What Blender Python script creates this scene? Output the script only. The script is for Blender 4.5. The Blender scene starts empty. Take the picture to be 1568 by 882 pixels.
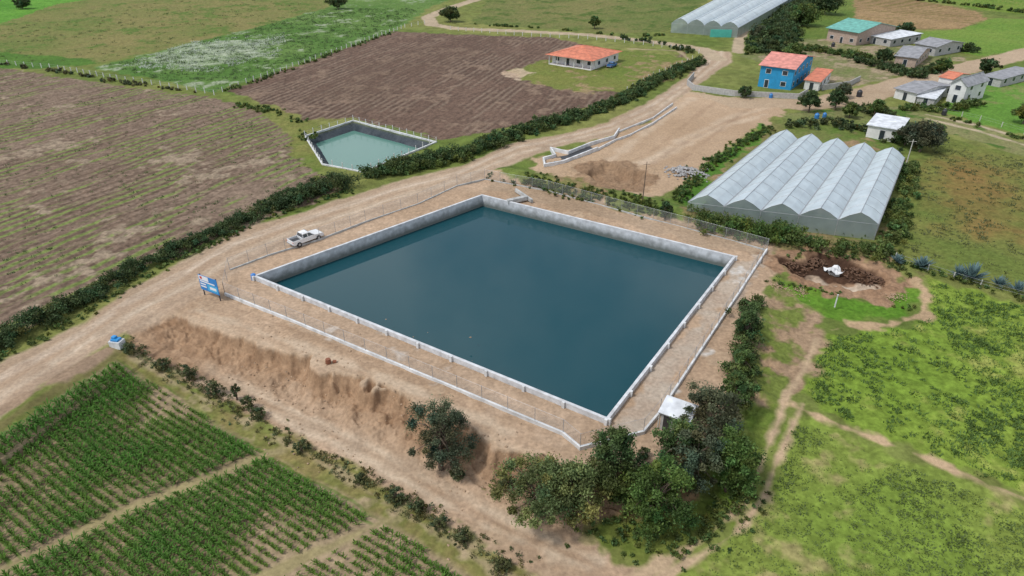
import bpy, math, numpy as np
from mathutils import Vector
rng=np.random.default_rng(11)
sc=bpy.context.scene
CAMH=48.0; FP=1046.0; CP=math.cos(math.radians(30)); SP=math.sin(math.radians(30))
K=0.76
def S(r,g,b,k=None):
    k=K if k is None else k
    f=lambda c:(c/255/12.92 if c/255<=0.04045 else ((c/255+0.055)/1.055)**2.4)
    return np.array([f(r)*k,f(g)*k,f(b)*k])
# ---------- survey helpers: measured points -> world metres on the terrain ----------
def unp(u,v,z=0.0):
    x=(u-784)/FP; y=-(v-441)/FP
    t=(CAMH-z)/(SP-CP*y)
    return np.array([x*t,(CP+SP*y)*t])
def seg_d(x,y,a,b):
    dx,dy=b[0]-a[0],b[1]-a[1]; L2=dx*dx+dy*dy+1e-9
    t=np.clip(((x-a[0])*dx+(y-a[1])*dy)/L2,0,1)
    ex=x-a[0]-t*dx; ey=y-a[1]-t*dy
    return np.sqrt(ex*ex+ey*ey),t,(dx*(y-a[1])-dy*(x-a[0]))
CREST=[(235,478,0,3),(290,487,1.6,3.5),(360,508,2.6,4),(440,538,3.0,4.5),(520,568,3.2,5),(600,600,3.3,5.5),(690,643,3.3,6),(780,685,3.2,6.5),(880,714,3,7),(980,702,2.8,7),(1055,682,2.2,7),(1115,600,1.4,6),(1158,500,.8,5),(1195,420,.3,5),(1205,385,0,5)]
CW=[(unp(u,v),a,w) for u,v,a,w in CREST]
BERM=[unp(*p) for p in [(775,266),(850,282),(930,300),(1000,314),(1060,335)]]
def H(x,y,jit=0.0):
    x=np.asarray(x,float); y=np.asarray(y,float)
    best=np.full(x.shape,1e9); sg=np.zeros(x.shape); amp=np.zeros(x.shape); wid=np.ones(x.shape)
    for (a,aa,aw),(b,ba,bw) in zip(CW[:-1],CW[1:]):
        d,t,c=seg_d(x,y,a,b); m=d<best
        best=np.where(m,d,best); sg=np.where(m,-np.sign(c),sg)
        amp=np.where(m,aa+(ba-aa)*t,amp); wid=np.where(m,aw+(bw-aw)*t,wid)
    s=np.clip((best*sg+jit)/wid,0,1); s=np.minimum(s/.2*.58,.58+.42*(1-(1-np.clip((s-.2)/.8,0,1))**1.6))
    h=-amp*s
    bd=np.full(x.shape,1e9)
    for a,b in zip(BERM[:-1],BERM[1:]):
        bd=np.minimum(bd,seg_d(x,y,a,b)[0])
    return h+1.1*np.exp(-(bd/2.6)**2)
def site(u,v,dz=0.0):
    z=0.0
    for _ in range(14):
        p=unp(u,v,z+dz); z=0.5*z+0.5*float(H(p[0],p[1]))
    return unp(u,v,z+dz)
def PL(pts): return np.array([site(*p) for p in pts])
TAB=np.random.default_rng(3).random((16,256,256))
def vn(x,y,s,seed):
    x=x/s+seed*7.3; y=y/s+seed*3.1
    xi=np.floor(x).astype(np.int64); yi=np.floor(y).astype(np.int64); fx=x-xi; fy=y-yi
    fx=fx*fx*(3-2*fx); fy=fy*fy*(3-2*fy); T=TAB[seed%16]
    a=T[xi&255,yi&255];b=T[(xi+1)&255,yi&255];c=T[xi&255,(yi+1)&255];d=T[(xi+1)&255,(yi+1)&255]
    return (a*(1-fx)+b*fx)*(1-fy)+(c*(1-fx)+d*fx)*fy
def fbm(x,y,s,o,seed):
    r=0;w=0;a=1
    for i in range(o):
        th=0.7+i*1.1; cx=x*math.cos(th)-y*math.sin(th); cy=x*math.sin(th)+y*math.cos(th)
        r=r+a*vn(cx,cy,s,seed+i); w+=a; a*=.55; s*=.47
    return np.clip((r/w-.5)*1.7+.5,0,1)
def sdpoly(P,X,Y,margin=5):
    m=(X>P[:,0].min()-margin)&(X<P[:,0].max()+margin)&(Y>P[:,1].min()-margin)&(Y<P[:,1].max()+margin)
    idx=np.nonzero(m)[0]; x=X[idx]; y=Y[idx]
    d=np.full(x.shape,1e9); ins=np.zeros(x.shape,bool)
    for i in range(len(P)):
        a=P[i-1]; b=P[i]
        d=np.minimum(d,seg_d(x,y,a,b)[0])
        cr=((a[1]>y)!=(b[1]>y))&(x<(b[0]-a[0])*(y-a[1])/(b[1]-a[1]+1e-12)+a[0]); ins^=cr
    return idx,np.where(ins,-d,d)
def sdline(P,X,Y,margin):
    m=(X>P[:,0].min()-margin)&(X<P[:,0].max()+margin)&(Y>P[:,1].min()-margin)&(Y<P[:,1].max()+margin)
    idx=np.nonzero(m)[0]; x=X[idx];y=Y[idx]; d=np.full(x.shape,1e9)
    for a,b in zip(P[:-1],P[1:]): d=np.minimum(d,seg_d(x,y,a,b)[0])
    return idx,d
# ---------- materials ----------
def nt(name):
    m=bpy.data.materials.new(name); m.use_nodes=True; n=m.node_tree
    return m,n,n.nodes['Principled BSDF']
def bump_in(n,b,scale,strength,dist,detail=5):
    tc=n.nodes.new('ShaderNodeTexCoord'); no=n.nodes.new('ShaderNodeTexNoise'); no.inputs['Scale'].default_value=scale; no.inputs['Detail'].default_value=detail
    n.links.new(tc.outputs['Object'],no.inputs['Vector'])
    bp=n.nodes.new('ShaderNodeBump'); bp.inputs['Strength'].default_value=strength; bp.inputs['Distance'].default_value=dist
    n.links.new(no.outputs['Fac'],bp.inputs['Height']); n.links.new(bp.outputs['Normal'],b.inputs['Normal'])
    return tc,no
def mat(name,col,rough=.8,amt=.2,scale=1.5,bump=.3,metal=0,wave=None,alpha=1):
    m,n,b=nt(name); b.inputs['Roughness'].default_value=rough; b.inputs['Metallic'].default_value=metal
    b.inputs['Alpha'].default_value=alpha
    tc,no=bump_in(n,b,scale,bump,.05,7)
    r=n.nodes.new('ShaderNodeValToRGB'); e=r.color_ramp.elements
    e[0].position=.3; e[1].position=.72
    c=np.array(col[:3],float)
    e[0].color=(*(c*(1-amt)),1); e[1].color=(*np.minimum(c*(1+amt),.95),1)
    n.links.new(no.outputs['Fac'],r.inputs['Fac']); out=r.outputs['Color']
    n.links.new(out,b.inputs['Base Color'])
    return m
def matcol(name,rough=.7,trans=0.0,noise=None):
    m,n,b=nt(name); a=n.nodes.new('ShaderNodeAttribute'); a.attribute_name='Col'
    b.inputs['Roughness'].default_value=rough; b.inputs['Specular IOR Level'].default_value=.25
    n.links.new(a.outputs['Color'],b.inputs['Base Color'])
    if trans>0:
        t=n.nodes.new('ShaderNodeBsdfTranslucent'); mx=n.nodes.new('ShaderNodeMixShader'); mx.inputs[0].default_value=trans
        n.links.new(a.outputs['Color'],t.inputs['Color']); n.links.new(b.outputs[0],mx.inputs[1]); n.links.new(t.outputs[0],mx.inputs[2])
        n.links.new(mx.outputs[0],n.nodes['Material Output'].inputs['Surface'])
    return m
M_leaf=matcol('foliage',.6,.35)
M_conc=mat('concrete_white',(.60,.60,.59),.85,.25,.9)
M_conc2=mat('concrete_grey',(.40,.40,.38),.9,.3,1.2)
M_bark=mat('bark',(.12,.085,.06),.9,.3,6)
M_steel=mat('galvanised_steel',(.36,.37,.38),.5,.15,3,.1,.4)
M_wood=mat('weathered_post',(.5,.48,.43),.9,.25,5)
M_dark=mat('dark_opening',(.03,.032,.035),.5,.3,2)
M_glass=mat('window_glass',(.03,.04,.05),.08,.2,1,.02)
M_rubber=mat('rubber',(.02,.02,.02),.8,.2,6)
M_paint=mat('white_car_paint',(.75,.75,.74),.25,.04,1,.02)
# ---------- geometry ----------
class Acc:
    def __init__(s): s.v=[];s.f=[]
    def add(s,vs,fs):
        o=len(s.v); s.v+= [tuple(map(float,p)) for p in vs]; s.f+=[tuple(i+o for i in f) for f in fs]
    def hexa(s,b,t):
        s.add(list(b)+list(t),[(3,2,1,0),(4,5,6,7),(0,1,5,4),(1,2,6,5),(2,3,7,6),(3,0,4,7)])
    def box(s,x0,x1,y0,y1,z0,z1):
        s.hexa([(x0,y0,z0),(x1,y0,z0),(x1,y1,z0),(x0,y1,z0)],[(x0,y0,z1),(x1,y0,z1),(x1,y1,z1),(x0,y1,z1)])
    def obox(s,c,u,L,W,z0,z1):
        u=np.array(u,float); u/=np.linalg.norm(u); v=np.array([-u[1],u[0]]); c=np.array(c[:2])
        P=[c-u*L/2-v*W/2,c+u*L/2-v*W/2,c+u*L/2+v*W/2,c-u*L/2+v*W/2]
        s.hexa([(*p,z0) for p in P],[(*p,z1) for p in P])
    def tube(s,pts,rad,n=6):
        pts=[np.array(p,float) for p in pts]; rings=[]
        for i,p in enumerate(pts):
            d=pts[min(i+1,len(pts)-1)]-pts[max(i-1,0)]; d/=np.linalg.norm(d)+1e-9
            a=np.cross(d,[0,0,1.]) if abs(d[2])<.9 else np.cross(d,[1.,0,0]); a/=np.linalg.norm(a); b=np.cross(d,a)
            rings.append([p+rad[i]*(math.cos(2*math.pi*k/n)*a+math.sin(2*math.pi*k/n)*b) for k in range(n)])
        vs=[q for r in rings for q in r]; fs=[]
        for i in range(len(pts)-1):
            for k in range(n): fs.append((i*n+k,i*n+(k+1)%n,(i+1)*n+(k+1)%n,(i+1)*n+k))
        fs.append(tuple(range(n))[::-1]); fs.append(tuple(range((len(pts)-1)*n,len(pts)*n)))
        s.add(vs,fs)
    def slab(s,poly,th):
        n=len(poly); top=[tuple(p) for p in poly]; bot=[(p[0],p[1],p[2]-th) for p in poly]
        s.add(top+bot,[tuple(range(n)),tuple(range(2*n-1,n-1,-1))]+[(i,i+n,(i+1)%n+n,(i+1)%n) for i in range(n)])
    def obj(s,name,m,parent=None,org=(0,0,0),bev=0):
        me=bpy.data.meshes.new(name); o0=np.array(org,float)
        me.from_pydata([tuple(np.array(p)-o0) for p in s.v],[],s.f); me.update()
        import bmesh
        bm=bmesh.new(); bm.from_mesh(me); bmesh.ops.recalc_face_normals(bm,faces=bm.faces); bm.to_mesh(me); bm.free()
        me.materials.append(m); o=bpy.data.objects.new(name,me); sc.collection.objects.link(o)
        if parent is not None: o.parent=parent
        else: o.location=org
        if bev:
            b=o.modifiers.new('bev','BEVEL'); b.width=bev; b.segments=2; b.limit_method='ANGLE'
        return o
def empty(name,loc):
    e=bpy.data.objects.new(name,None); e.location=tuple(map(float,loc)); e.empty_display_size=.5; sc.collection.objects.link(e); return e
def polymesh(name,V,col,m,parent=None,org=(0,0,0)):
    N,k,_=V.shape; me=bpy.data.meshes.new(name)
    V=V-np.array(org,float)
    me.vertices.add(N*k); me.vertices.foreach_set('co',V.reshape(-1).astype(np.float32))
    me.loops.add(N*k); me.loops.foreach_set('vertex_index',np.arange(N*k,dtype=np.int32))
    me.polygons.add(N); me.polygons.foreach_set('loop_start',np.arange(0,N*k,k,dtype=np.int32))
    me.update(calc_edges=True)
    a=me.color_attributes.new('Col','FLOAT_COLOR','POINT')
    c=np.ones((N,k,4),np.float32); c[:,:,:3]=col[:,None,:]; a.data.foreach_set('color',c.reshape(-1))
    me.materials.append(m); o=bpy.data.objects.new(name,me); sc.collection.objects.link(o)
    if parent is not None: o.parent=parent
    else: o.location=org
    return o
def leafquads(C,size,up=.6):
    N=len(C); n=rng.normal(size=(N,3)); n[:,2]+=up; n/=np.linalg.norm(n,axis=1)[:,None]
    t=np.cross(n,rng.normal(size=(N,3))); t/=np.linalg.norm(t,axis=1)[:,None]+1e-9; b=np.cross(n,t)
    s=(size*(.6+.8*rng.random(N)))[:,None] if np.isscalar(size) else size[:,None]
    fold=n*s*.25
    return np.stack([C-t*s,C-b*s*.5+fold,C+t*s,C+b*s*.5+fold],1)
def clumpleaves(cc,cr,nper,size,base,varh=.25):
    K_=len(cc); 
    ids=np.repeat(np.arange(K_),nper); N=len(ids)
    d=rng.normal(size=(N,3)); d/=np.linalg.norm(d,axis=1)[:,None]
    rr=rng.random(N)**.5*(1+.3*rng.normal(size=N))
    P=cc[ids]+d*(cr[ids]*rr)[:,None]*np.array([1,1,.8])
    cb=.65+.75*rng.random(K_); hue=rng.normal(size=K_)*.16
    col=np.array(base)[None,:]*(cb[ids]*(.65+.7*rng.random(N)))[:,None]
    col[:,0]*=1+hue[ids]+.1; col[:,2]*=1-.5*hue[ids]
    return leafquads(P,size),np.clip(col,0,.6)
GRN=(.098,.155,.042); DGRN=(.064,.108,.040); LGRN=(.155,.20,.070); GREY=(.105,.132,.072)
def tree(name,u,v,h,r,base=GRN,n=5000,size=.2,low=.18,airy=1.0):
    p=site(u,v); z=float(H(*p)); org=(p[0],p[1],z)
    e=empty(name,org)
    K_=max(10,int(18+r*13)); cc=[]
    while len(cc)<K_:
        q=rng.uniform(-1,1,3)
        if np.linalg.norm(q)>1 or np.linalg.norm(q)<.3: continue
        cc.append(q)
    cc=np.array(cc)
    zc=h*(low+(1-low)/2); rz=h*(1-low)/2
    taper=1-.45*np.clip(cc[:,2],0,1)
    C=np.stack([p[0]+cc[:,0]*r*.88*taper,p[1]+cc[:,1]*r*.88*taper,z+zc+cc[:,2]*rz*.9],1)
    C[:,:2]+=rng.normal(size=(K_,2))*r*.15
    cr=r*(.12+.22*rng.random(K_))*airy
    V,col=clumpleaves(C,cr,int(n/K_),size,base)
    polymesh('crown',V,col,M_leaf,e,org)
    a=Acc(); tr=.05+.022*h; top=np.array([p[0]+rng.normal()*.2,p[1]+rng.normal()*.2,z+h*.6])
    a.tube([(p[0],p[1],z-.3),(p[0]+.05,p[1],z+h*.25),top],[tr*1.3,tr,tr*.45],7)
    for q in C[::2]:
        t0=np.array([p[0],p[1],z])+ (top-np.array([p[0],p[1],z]))*rng.uniform(.3,.95)
        mid=(t0+q)/2+np.array([0,0,.15*r]); a.tube([t0,mid,q],[tr*.4,tr*.25,tr*.08],5)
    a.obj('trunk',M_bark,e,org)
    return e
def resample(P,step):
    out=[];
    for a,b in zip(P[:-1],P[1:]):
        L=np.linalg.norm(b-a); k=max(1,int(L/step))
        for i in range(k): out.append(a+(b-a)*i/k)
    out.append(P[-1]); return np.array(out)
def hedge(name,pts,width,height,base=DGRN,dens=1.6,nper=70,size=.22,gap=0.0,dz=0):
    P=resample(PL(pts),.5); L=len(P)*.5; n=int(L*dens*max(1,width/2))
    i=rng.integers(0,len(P)-1,n); off=rng.normal(size=(n,2))*.5; q=P[i]+np.clip(off,-1.2,1.2)*width/2
    nz=.5*vn(q[:,0],q[:,1],7,4)+.5*vn(q[:,0],q[:,1],2.6,8)
    hh=height*(.3+1.0*nz)*(1-.35*np.minimum(np.abs(off).max(1),1)); keep=vn(q[:,0],q[:,1],4,9)>gap; q=q[keep]; hh=hh[keep]; n=len(q)
    z=H(q[:,0],q[:,1])+hh*rng.uniform(.2,.85,n)+dz
    cr=hh*rng.uniform(.2,.4,n)+.15
    V,col=clumpleaves(np.stack([q[:,0],q[:,1],z],1),cr,nper,size,base)
    return polymesh(name,V,col,M_leaf)
def wall(pts,th,z0,z1,name,m,closed=False,parent=None,follow=False,bev=.02):
    P=[np.array(p,float) for p in pts]; n=len(P); L=[];R=[]
    for i in range(n):
        ds=[]
        if closed or i>0: d=P[i]-P[i-1]; ds.append(d/np.linalg.norm(d))
        if closed or i<n-1: d=P[(i+1)%n]-P[i]; ds.append(d/np.linalg.norm(d))
        nn=sum(np.array([-d[1],d[0]]) for d in ds); nn/=np.linalg.norm(nn)
        k=1/max(.4,abs(nn@np.array([-ds[0][1],ds[0][0]])))
        L.append(P[i]+nn*th/2*k); R.append(P[i]-nn*th/2*k)
    a=Acc(); zz=[float(H(*p)) if follow else 0 for p in P]
    vs=[];fs=[]
    for i in range(n): vs+=[(*L[i],z0+zz[i]),(*R[i],z0+zz[i]),(*R[i],z1+zz[i]),(*L[i],z1+zz[i])]
    for i in range(n if closed else n-1):
        j=(i+1)%n; A=4*i;B=4*j
        for k in range(4): fs.append((A+k,B+k,B+(k+1)%4,A+(k+1)%4))
    if not closed: fs+=[(0,1,2,3),(4*n-1,4*n-2,4*n-3,4*n-4)]
    a.add(vs,fs); return a.obj(name,m,parent,bev=bev)
# ---------- terrain ----------
POND=[unp(738,298,.7),unp(1125,392,.7),unp(930,640,.75),unp(390,422,.7)]
PONDP=np.array(POND)
SP_=[(467,209),(541,185),(668,218),(556,264),(494,252)]
SPP=PL(SP_)
PIT1=PL([(1192,400),(1232,388),(1345,408),(1372,428),(1350,448),(1280,440),(1210,420)])
PIT2=PL([(888,264),(925,252),(985,264),(978,286),(920,281)])
vv=np.linspace(935,-30,1000); Yd=np.array([unp(784,v,-1)[1] for v in vv])
Yr=np.concatenate([np.linspace(-18,Yd[0]-1.5,16),Yd,Yd[-1]*np.geomspace(1.03,14,36)])
sd_=np.linspace(-.74,.74,1280)
sr=np.concatenate([-np.geomspace(4,.76,26),sd_,np.geomspace(.76,4,26)])
YY,SS=np.meshgrid(Yr,sr,indexing='ij'); XX=SS*(YY+28)
nr,nc=YY.shape; X=XX.ravel().copy(); Y=YY.ravel().copy()
N25=fbm(X,Y,28,3,1); N6=fbm(X,Y,7,3,4); N2=fbm(X,Y,1.9,3,6); N05=fbm(X,Y,.55,2,8); W=fbm(X,Y,3.2,3,10)-.5
def mixc(a,b,t): return a[None,:]*(1-t[:,None])+b[None,:]*t[:,None]
COL=mixc(S(104,122,56),S(140,140,80),N25); COL=COL*(.75+.5*N2)[:,None]
d0=np.full(X.shape,1e9)
for (a,_,_),(b,_,_) in zip(CW[:-1],CW[1:]): d0=np.minimum(d0,seg_d(X,Y,a,b)[0])
JW=np.clip(1-d0/9,0,1)
jit=((fbm(X,Y,4.0,3,2)-.5)*2.6+(fbm(X,Y,1.1,2,7)-.5)*.9)*JW
Z=H(X,Y,jit)
def put(idx,a,c):
    COL[idx]=COL[idx]*(1-a[:,None])+c*a[:,None]
def zone(pts,c1,c2,edge=.8,wob=1.5,w=(.5,.3,.2),alpha=1.0,rows=None,c3=None,t3=.62,speck=.35,fur=None,fa=.75):
    P=PL(pts); idx,d=sdpoly(P,X,Y)
    if len(idx)==0: return idx
    a=np.clip(.5-(d+W[idx]*2*wob)/edge,0,1)*alpha
    t=np.clip((w[0]*N25[idx]+w[1]*N6[idx]+w[2]*N2[idx]-.5)*1.8+.5,0,1)
    c=mixc(c1,c2,t)
    if rows:
        (p1,p2,sp,rc,ra)=rows; A=site(*p1);B=site(*p2); dd=(B-A)/np.linalg.norm(B-A)
        q=-X[idx]*dd[1]+Y[idx]*dd[0]
        al=X[idx]*dd[0]+Y[idx]*dd[1]
        q=q+(fbm(X[idx],Y[idx],45,2,12)-.5)*1.6*(sp>1.5)
        if fur is not None:
            s=.5-.5*np.sin(2*math.pi*(q+W[idx]*.6)/sp); s=np.clip(s*1.6-.6,0,1)*fa*np.clip(1.9*fbm(al/5,q,3.0,3,1)-.35,0,1)
            c=c*(1-s[:,None])+fur[None,:]*s[:,None]
        s=.5+.5*np.sin(2*math.pi*(q+W[idx]*.45)/sp)
        pat=fbm(al/4.5,q,2.2,3,3); s=np.clip(s*2-.7,0,1)*ra*np.clip((pat-.44+.6*(N25[idx]-.42))*4,0,1)
        c=c*(1-s[:,None])+rc[None,:]*s[:,None]
    if c3 is not None:
        s=np.clip((N6[idx]*.6+N2[idx]*.4-t3)*6,0,1); c=c*(1-s[:,None])+c3[None,:]*s[:,None]
    c=c*(1-speck/2+speck*N05[idx])[:,None]
    put(idx,a,c); return idx
def line(pts,width,c1,edge=.6,wob=.4,alpha=1.0,amp=.3):
    P=PL(pts); idx,d=sdline(P,X,Y,width*2+4)
    a=np.clip(.5-(d-width/2+W[idx]*2*wob)/edge,0,1)*alpha
    put(idx,a,c1[None,:]*(1-amp/2+amp*N2[idx])[:,None])
TAN=S(200,172,144); TAN2=S(174,146,118); LT=S(216,196,170); DKT=S(158,130,104)
# top band
zone([(-300,-25),(300,-25),(90,6),(0,42),(-300,70)],S(88,142,48),S(110,160,62))
zone([(-300,95),(-300,60),(0,36),(90,6),(300,-20),(560,-25),(500,12),(380,45),(150,98)],S(140,132,82),S(116,126,66),c3=S(100,122,56),t3=.6)
zone([(-300,110),(-300,85),(0,80),(140,90),(150,98),(60,105)],S(74,112,44),S(94,128,52))
zone([(140,104),(330,140),(600,52),(660,10),(740,-20),(560,-25),(500,12),(380,45)],S(86,122,54),S(114,140,74),c3=S(160,170,140),t3=.68)
zone([(215,92),(290,66),(420,60),(400,85),(300,105)],S(120,140,95),S(190,198,172),alpha=.75,wob=3,edge=3,w=(.1,.4,.5))
zone([(330,140),(600,48),(640,56),(370,150)],S(84,112,44),S(104,126,56),alpha=.8)
zone([(735,20),(760,-25),(1110,-25),(1060,20),(1020,48),(950,52),(720,36)],S(132,128,78),S(104,120,60),c3=S(88,108,48))
zone([(1130,50),(1200,0),(1250,-25),(1330,-25),(1310,45),(1230,95),(1140,80)],S(96,120,52),S(124,136,66))
zone([(1305,45),(1310,-5),(1400,0),(1500,18),(1510,30),(1470,45)],S(172,144,104),S(150,124,88),rows=((1320,30),(1480,38),3,S(120,110,60),.8))
zone([(1420,-25),(1900,-25),(1900,30),(1560,20),(1500,15),(1400,-2)],S(124,146,60),S(98,132,50),rows=((1420,-5),(1568,15),5,S(150,150,80),.8))
zone([(1380,50),(1470,45),(1520,28),(1900,35),(1900,90),(1568,80),(1500,85),(1450,75)],S(108,142,56),S(128,150,68))
zone([(1300,135),(1240,120),(1130,85),(1200,60),(1300,60),(1450,80),(1490,88),(1400,112)],S(104,124,60),S(150,138,104),c3=S(170,152,124),t3=.55)
zone([(1430,165),(1500,130),(1568,105),(1900,60),(1900,260),(1568,205),(1500,190)],S(98,142,54),S(112,150,64),c3=S(134,142,84))
zone([(1200,175),(1340,160),(1430,170),(1568,215),(1900,300),(1900,260),(1568,240),(1440,200),(1380,240),(1190,200)],S(110,128,62),S(150,142,100),c3=S(84,114,48),t3=.55)
zone([(1430,205),(1568,240),(1900,330),(1900,560),(1568,455),(1420,425),(1365,390),(1390,300)],S(130,130,70),S(108,122,58),w=(.4,.4,.2))
zone([(1430,250),(1510,245),(1575,300),(1560,370),(1460,350)],S(152,114,72),S(130,112,64),alpha=.75,wob=3,edge=8)
# plowed fields
zone([(-500,85),(0,103),(180,132),(325,150),(400,170),(455,212),(490,258),(520,290),(440,325),(330,372),(220,412),(120,462),(0,532),(-500,760)],S(144,124,106),S(122,102,86),w=(.3,.4,.3),rows=((60,400),(330,285),2.3,S(122,140,72),.85),speck=.55,fur=S(98,80,66),fa=.7,c3=S(160,142,120),t3=.66)
zone([(400,170),(360,152),(440,165),(480,190),(500,262),(490,275),(455,240),(440,205)],S(100,124,52),S(134,132,74),wob=2)
zone([(345,140),(605,48),(690,52),(850,58),(935,76),(1000,95),(1050,80),(1055,100),(960,150),(900,165),(820,185),(700,212),(668,212),(545,180),(470,182),(440,170)],S(126,103,88),S(102,82,70),w=(.3,.4,.3),rows=((400,140),(640,50),2.0,S(146,128,110),.6),speck=.55,fur=S(90,72,62),fa=.45,c3=S(140,118,100),t3=.64)
zone([(470,150),(560,95),(700,60),(780,62),(700,100),(560,160)],S(100,80,68),S(116,96,80),alpha=.35,wob=3,edge=8)
zone([(775,108),(840,92),(935,75),(1060,88),(1035,118),(960,142),(880,142),(815,128)],S(134,134,72),S(108,126,56),wob=2,c3=S(158,138,100),t3=.62)
zone([(765,112),(800,102),(812,112),(790,122)],LT,TAN,wob=2,alpha=.8)
# reservoir surroundings
zone([(820,265),(900,240),(1075,255),(1195,180),(1330,200),(1390,240),(1350,385),(1210,385),(1180,378),(1000,315),(860,290)],S(96,124,52),S(140,128,84),c3=S(158,134,100),t3=.58)
zone([(1045,335),(1060,318),(1200,350),(1350,375),(1420,425),(1340,395),(1200,380),(1180,382),(1060,345)],S(156,132,100),S(110,118,60),wob=1.5)
zone([(1046,139),(1110,148),(1230,152),(1165,195),(1120,225),(1075,268),(1010,300),(985,300),(930,282),(880,270),(820,265),(815,245),(860,232),(940,207),(1000,180)],S(200,172,142),S(184,156,126),w=(.6,.35,.05),speck=.14)
for q in ([(1200,158),(1120,180),(1040,215),(990,250)],[(1170,175),(1090,200),(1010,240),(960,255)],[(1060,150),(1010,185),(960,225),(930,250)]): line(q,2.2,S(216,194,168),alpha=.45,edge=1.5,wob=.8)
for q in ([(1190,162),(1110,188),(1035,225),(985,262)],[(1100,152),(1050,190),(1000,230)],[(1150,165),(1080,215),(1040,250)]): line(q,.7,DKT,alpha=.45,edge=1.2,wob=.7)
zone([(880,252),(960,245),(1000,270),(990,292),(900,285)],S(138,110,86),S(164,136,108),wob=1.5)
zone([(1040,300),(1070,262),(1120,225),(1165,190),(1180,205),(1110,250),(1050,312)],S(76,118,42),S(98,136,54),wob=1.5)
zone([(235,478),(190,505),(210,540),(300,600),(420,660),(520,705),(640,785),(800,890),(940,960),(1000,900),(900,810),(1000,760),(1090,700),(1150,600),(1190,420),(1180,376),(1000,330),(840,290),(745,262),(700,272),(350,400)],TAN,TAN2,w=(.4,.4,.2),c3=S(188,162,134),t3=.7,speck=.25)
for q,al in (([(215,522),(330,592),(430,640),(540,690),(640,748),(760,815),(900,870)],.65),([(225,512),(335,575),(440,625),(560,680),(660,735),(780,800),(920,860)],.6),([(300,475),(420,515),(540,560),(660,610),(780,660)],.5),([(370,455),(500,510),(640,566),(780,622),(880,660)],.45)):
    line(q,1.0,LT,alpha=al,edge=1.0,wob=.7)
for q in ([(220,517),(332,584),(435,632),(550,685),(650,742),(770,808),(910,866)],[(250,500),(360,560),(470,620),(600,690),(720,770)],[(340,465),(450,505),(580,556),(720,612),(840,665)],[(395,438),(520,490),(660,545),(800,604),(900,645)],[(960,650),(1030,560),(1100,460),(1140,400)],[(760,285),(880,318),(1010,348),(1150,388)],[(280,440),(300,480),(240,500)]):
    line(q,.45,DKT,alpha=.5,edge=.9,wob=.6)
# scarp soil
zb=np.clip(-Z,0,3.4); amp_=fbm(X,Y,1.2,3,9)
fr=np.clip((d0<7)*1.0,0,1)*np.clip((zb-.15)*3,0,1)*np.clip((3.0-zb)*1.4,0,1)*(X<18)
fi=np.nonzero(fr>0.01)[0]; put(fi,fr[fi]*.85,mixc(S(146,114,86),S(184,150,118),amp_[fi]))
lp=np.clip(1-np.abs(d0+0)/1.0,0,1)*(zb<.3)*(X<18)*(Z>-1.2)*np.clip((X+52)/4,0,1); fi=np.nonzero(lp>.01)[0]; put(fi,lp[fi]*.5,mixc(S(212,190,162),S(198,172,144),N2[fi]))
zone([(940,655),(1130,398),(1168,395),(1050,570),(990,655),(960,668)],S(186,166,146),S(200,186,168),w=(.1,.3,.6),alpha=.85,c3=S(222,220,214),t3=.64,speck=.15)
zone([(345,438),(400,432),(930,645),(880,680),(700,600)],S(196,170,144),S(178,152,126),w=(.1,.5,.4),alpha=.75,c3=S(212,200,186),t3=.68,speck=.2)
zone([(745,290),(1120,385),(1172,382),(1000,335),(840,295),(748,270)],S(188,164,138),S(164,140,114),alpha=.9,speck=.2)
# main road
RD_U=[(-500,800),(0,556),(60,530),(130,492),(200,442),(290,395),(360,355),(430,335),(530,303),(600,280),(700,256),(790,217),(850,208),(930,188),(1000,152),(1050,120),(1072,95),(1082,76)]
RD_L=[(1118,80),(1122,94),(1085,118),(1055,140),(1000,182),(940,206),(850,225),(800,244),(720,280),(650,305),(500,355),(420,385),(350,425),(290,465),(200,508),(130,548),(60,595),(0,640),(-500,950)]
zone(RD_U+RD_L,S(202,178,152),S(184,158,132),wob=.5,edge=1,w=(.2,.5,.3),speck=.22)
ul=np.array([site(*p) for p in RD_U]); ll=np.array([site(*p) for p in RD_L[::-1]])
ul=resample(ul,8); ll=resample(ll,8); n=60
ui=ul[np.linspace(0,len(ul)-1,n).astype(int)]; li=ll[np.linspace(0,len(ll)-1,n).astype(int)]
for k,cc,wd,al in ((.3,S(224,206,184),1.3,.65),(.62,S(222,204,180),1.3,.65),(.46,S(176,150,124),.8,.6),(.85,S(172,148,124),1.2,.6),(.27,DKT,.3,.5),(.36,DKT,.3,.4),(.58,DKT,.3,.5),(.67,DKT,.3,.4),(.1,S(170,146,120),1.0,.6)):
    P=ui*(1-k)+li*k; idx,d=sdline(P,X,Y,4); a=np.clip(.5-(d-wd/2+W[idx]*.9)/.8,0,1)*al; put(idx,a,cc[None,:]*(.88+.24*N2[idx])[:,None])
zone([(1055,140),(1110,148),(1230,152),(1310,136),(1400,112),(1500,90),(1568,73),(1900,-10),(1900,20),(1568,92),(1420,130),(1335,160),(1240,170),(1190,165),(1120,165)],S(198,174,146),S(180,156,128),wob=.5,speck=.15)
line([(1100,90),(1075,75),(1000,64),(900,53),(800,48),(700,44),(662,38),(655,26),(690,12),(745,-6),(800,-25)],6,S(192,172,144))
line([(1130,80),(1132,60),(1140,45)],4,S(192,172,144))
line([(1420,175),(1500,193),(1568,212),(1900,300)],1.2,S(194,176,148)); line([(1420,182),(1500,201),(1568,221),(1900,312)],1.2,S(194,176,148))
line([(965,75),(1040,78),(1060,95)],1.5,S(184,164,132),alpha=.8)
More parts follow.
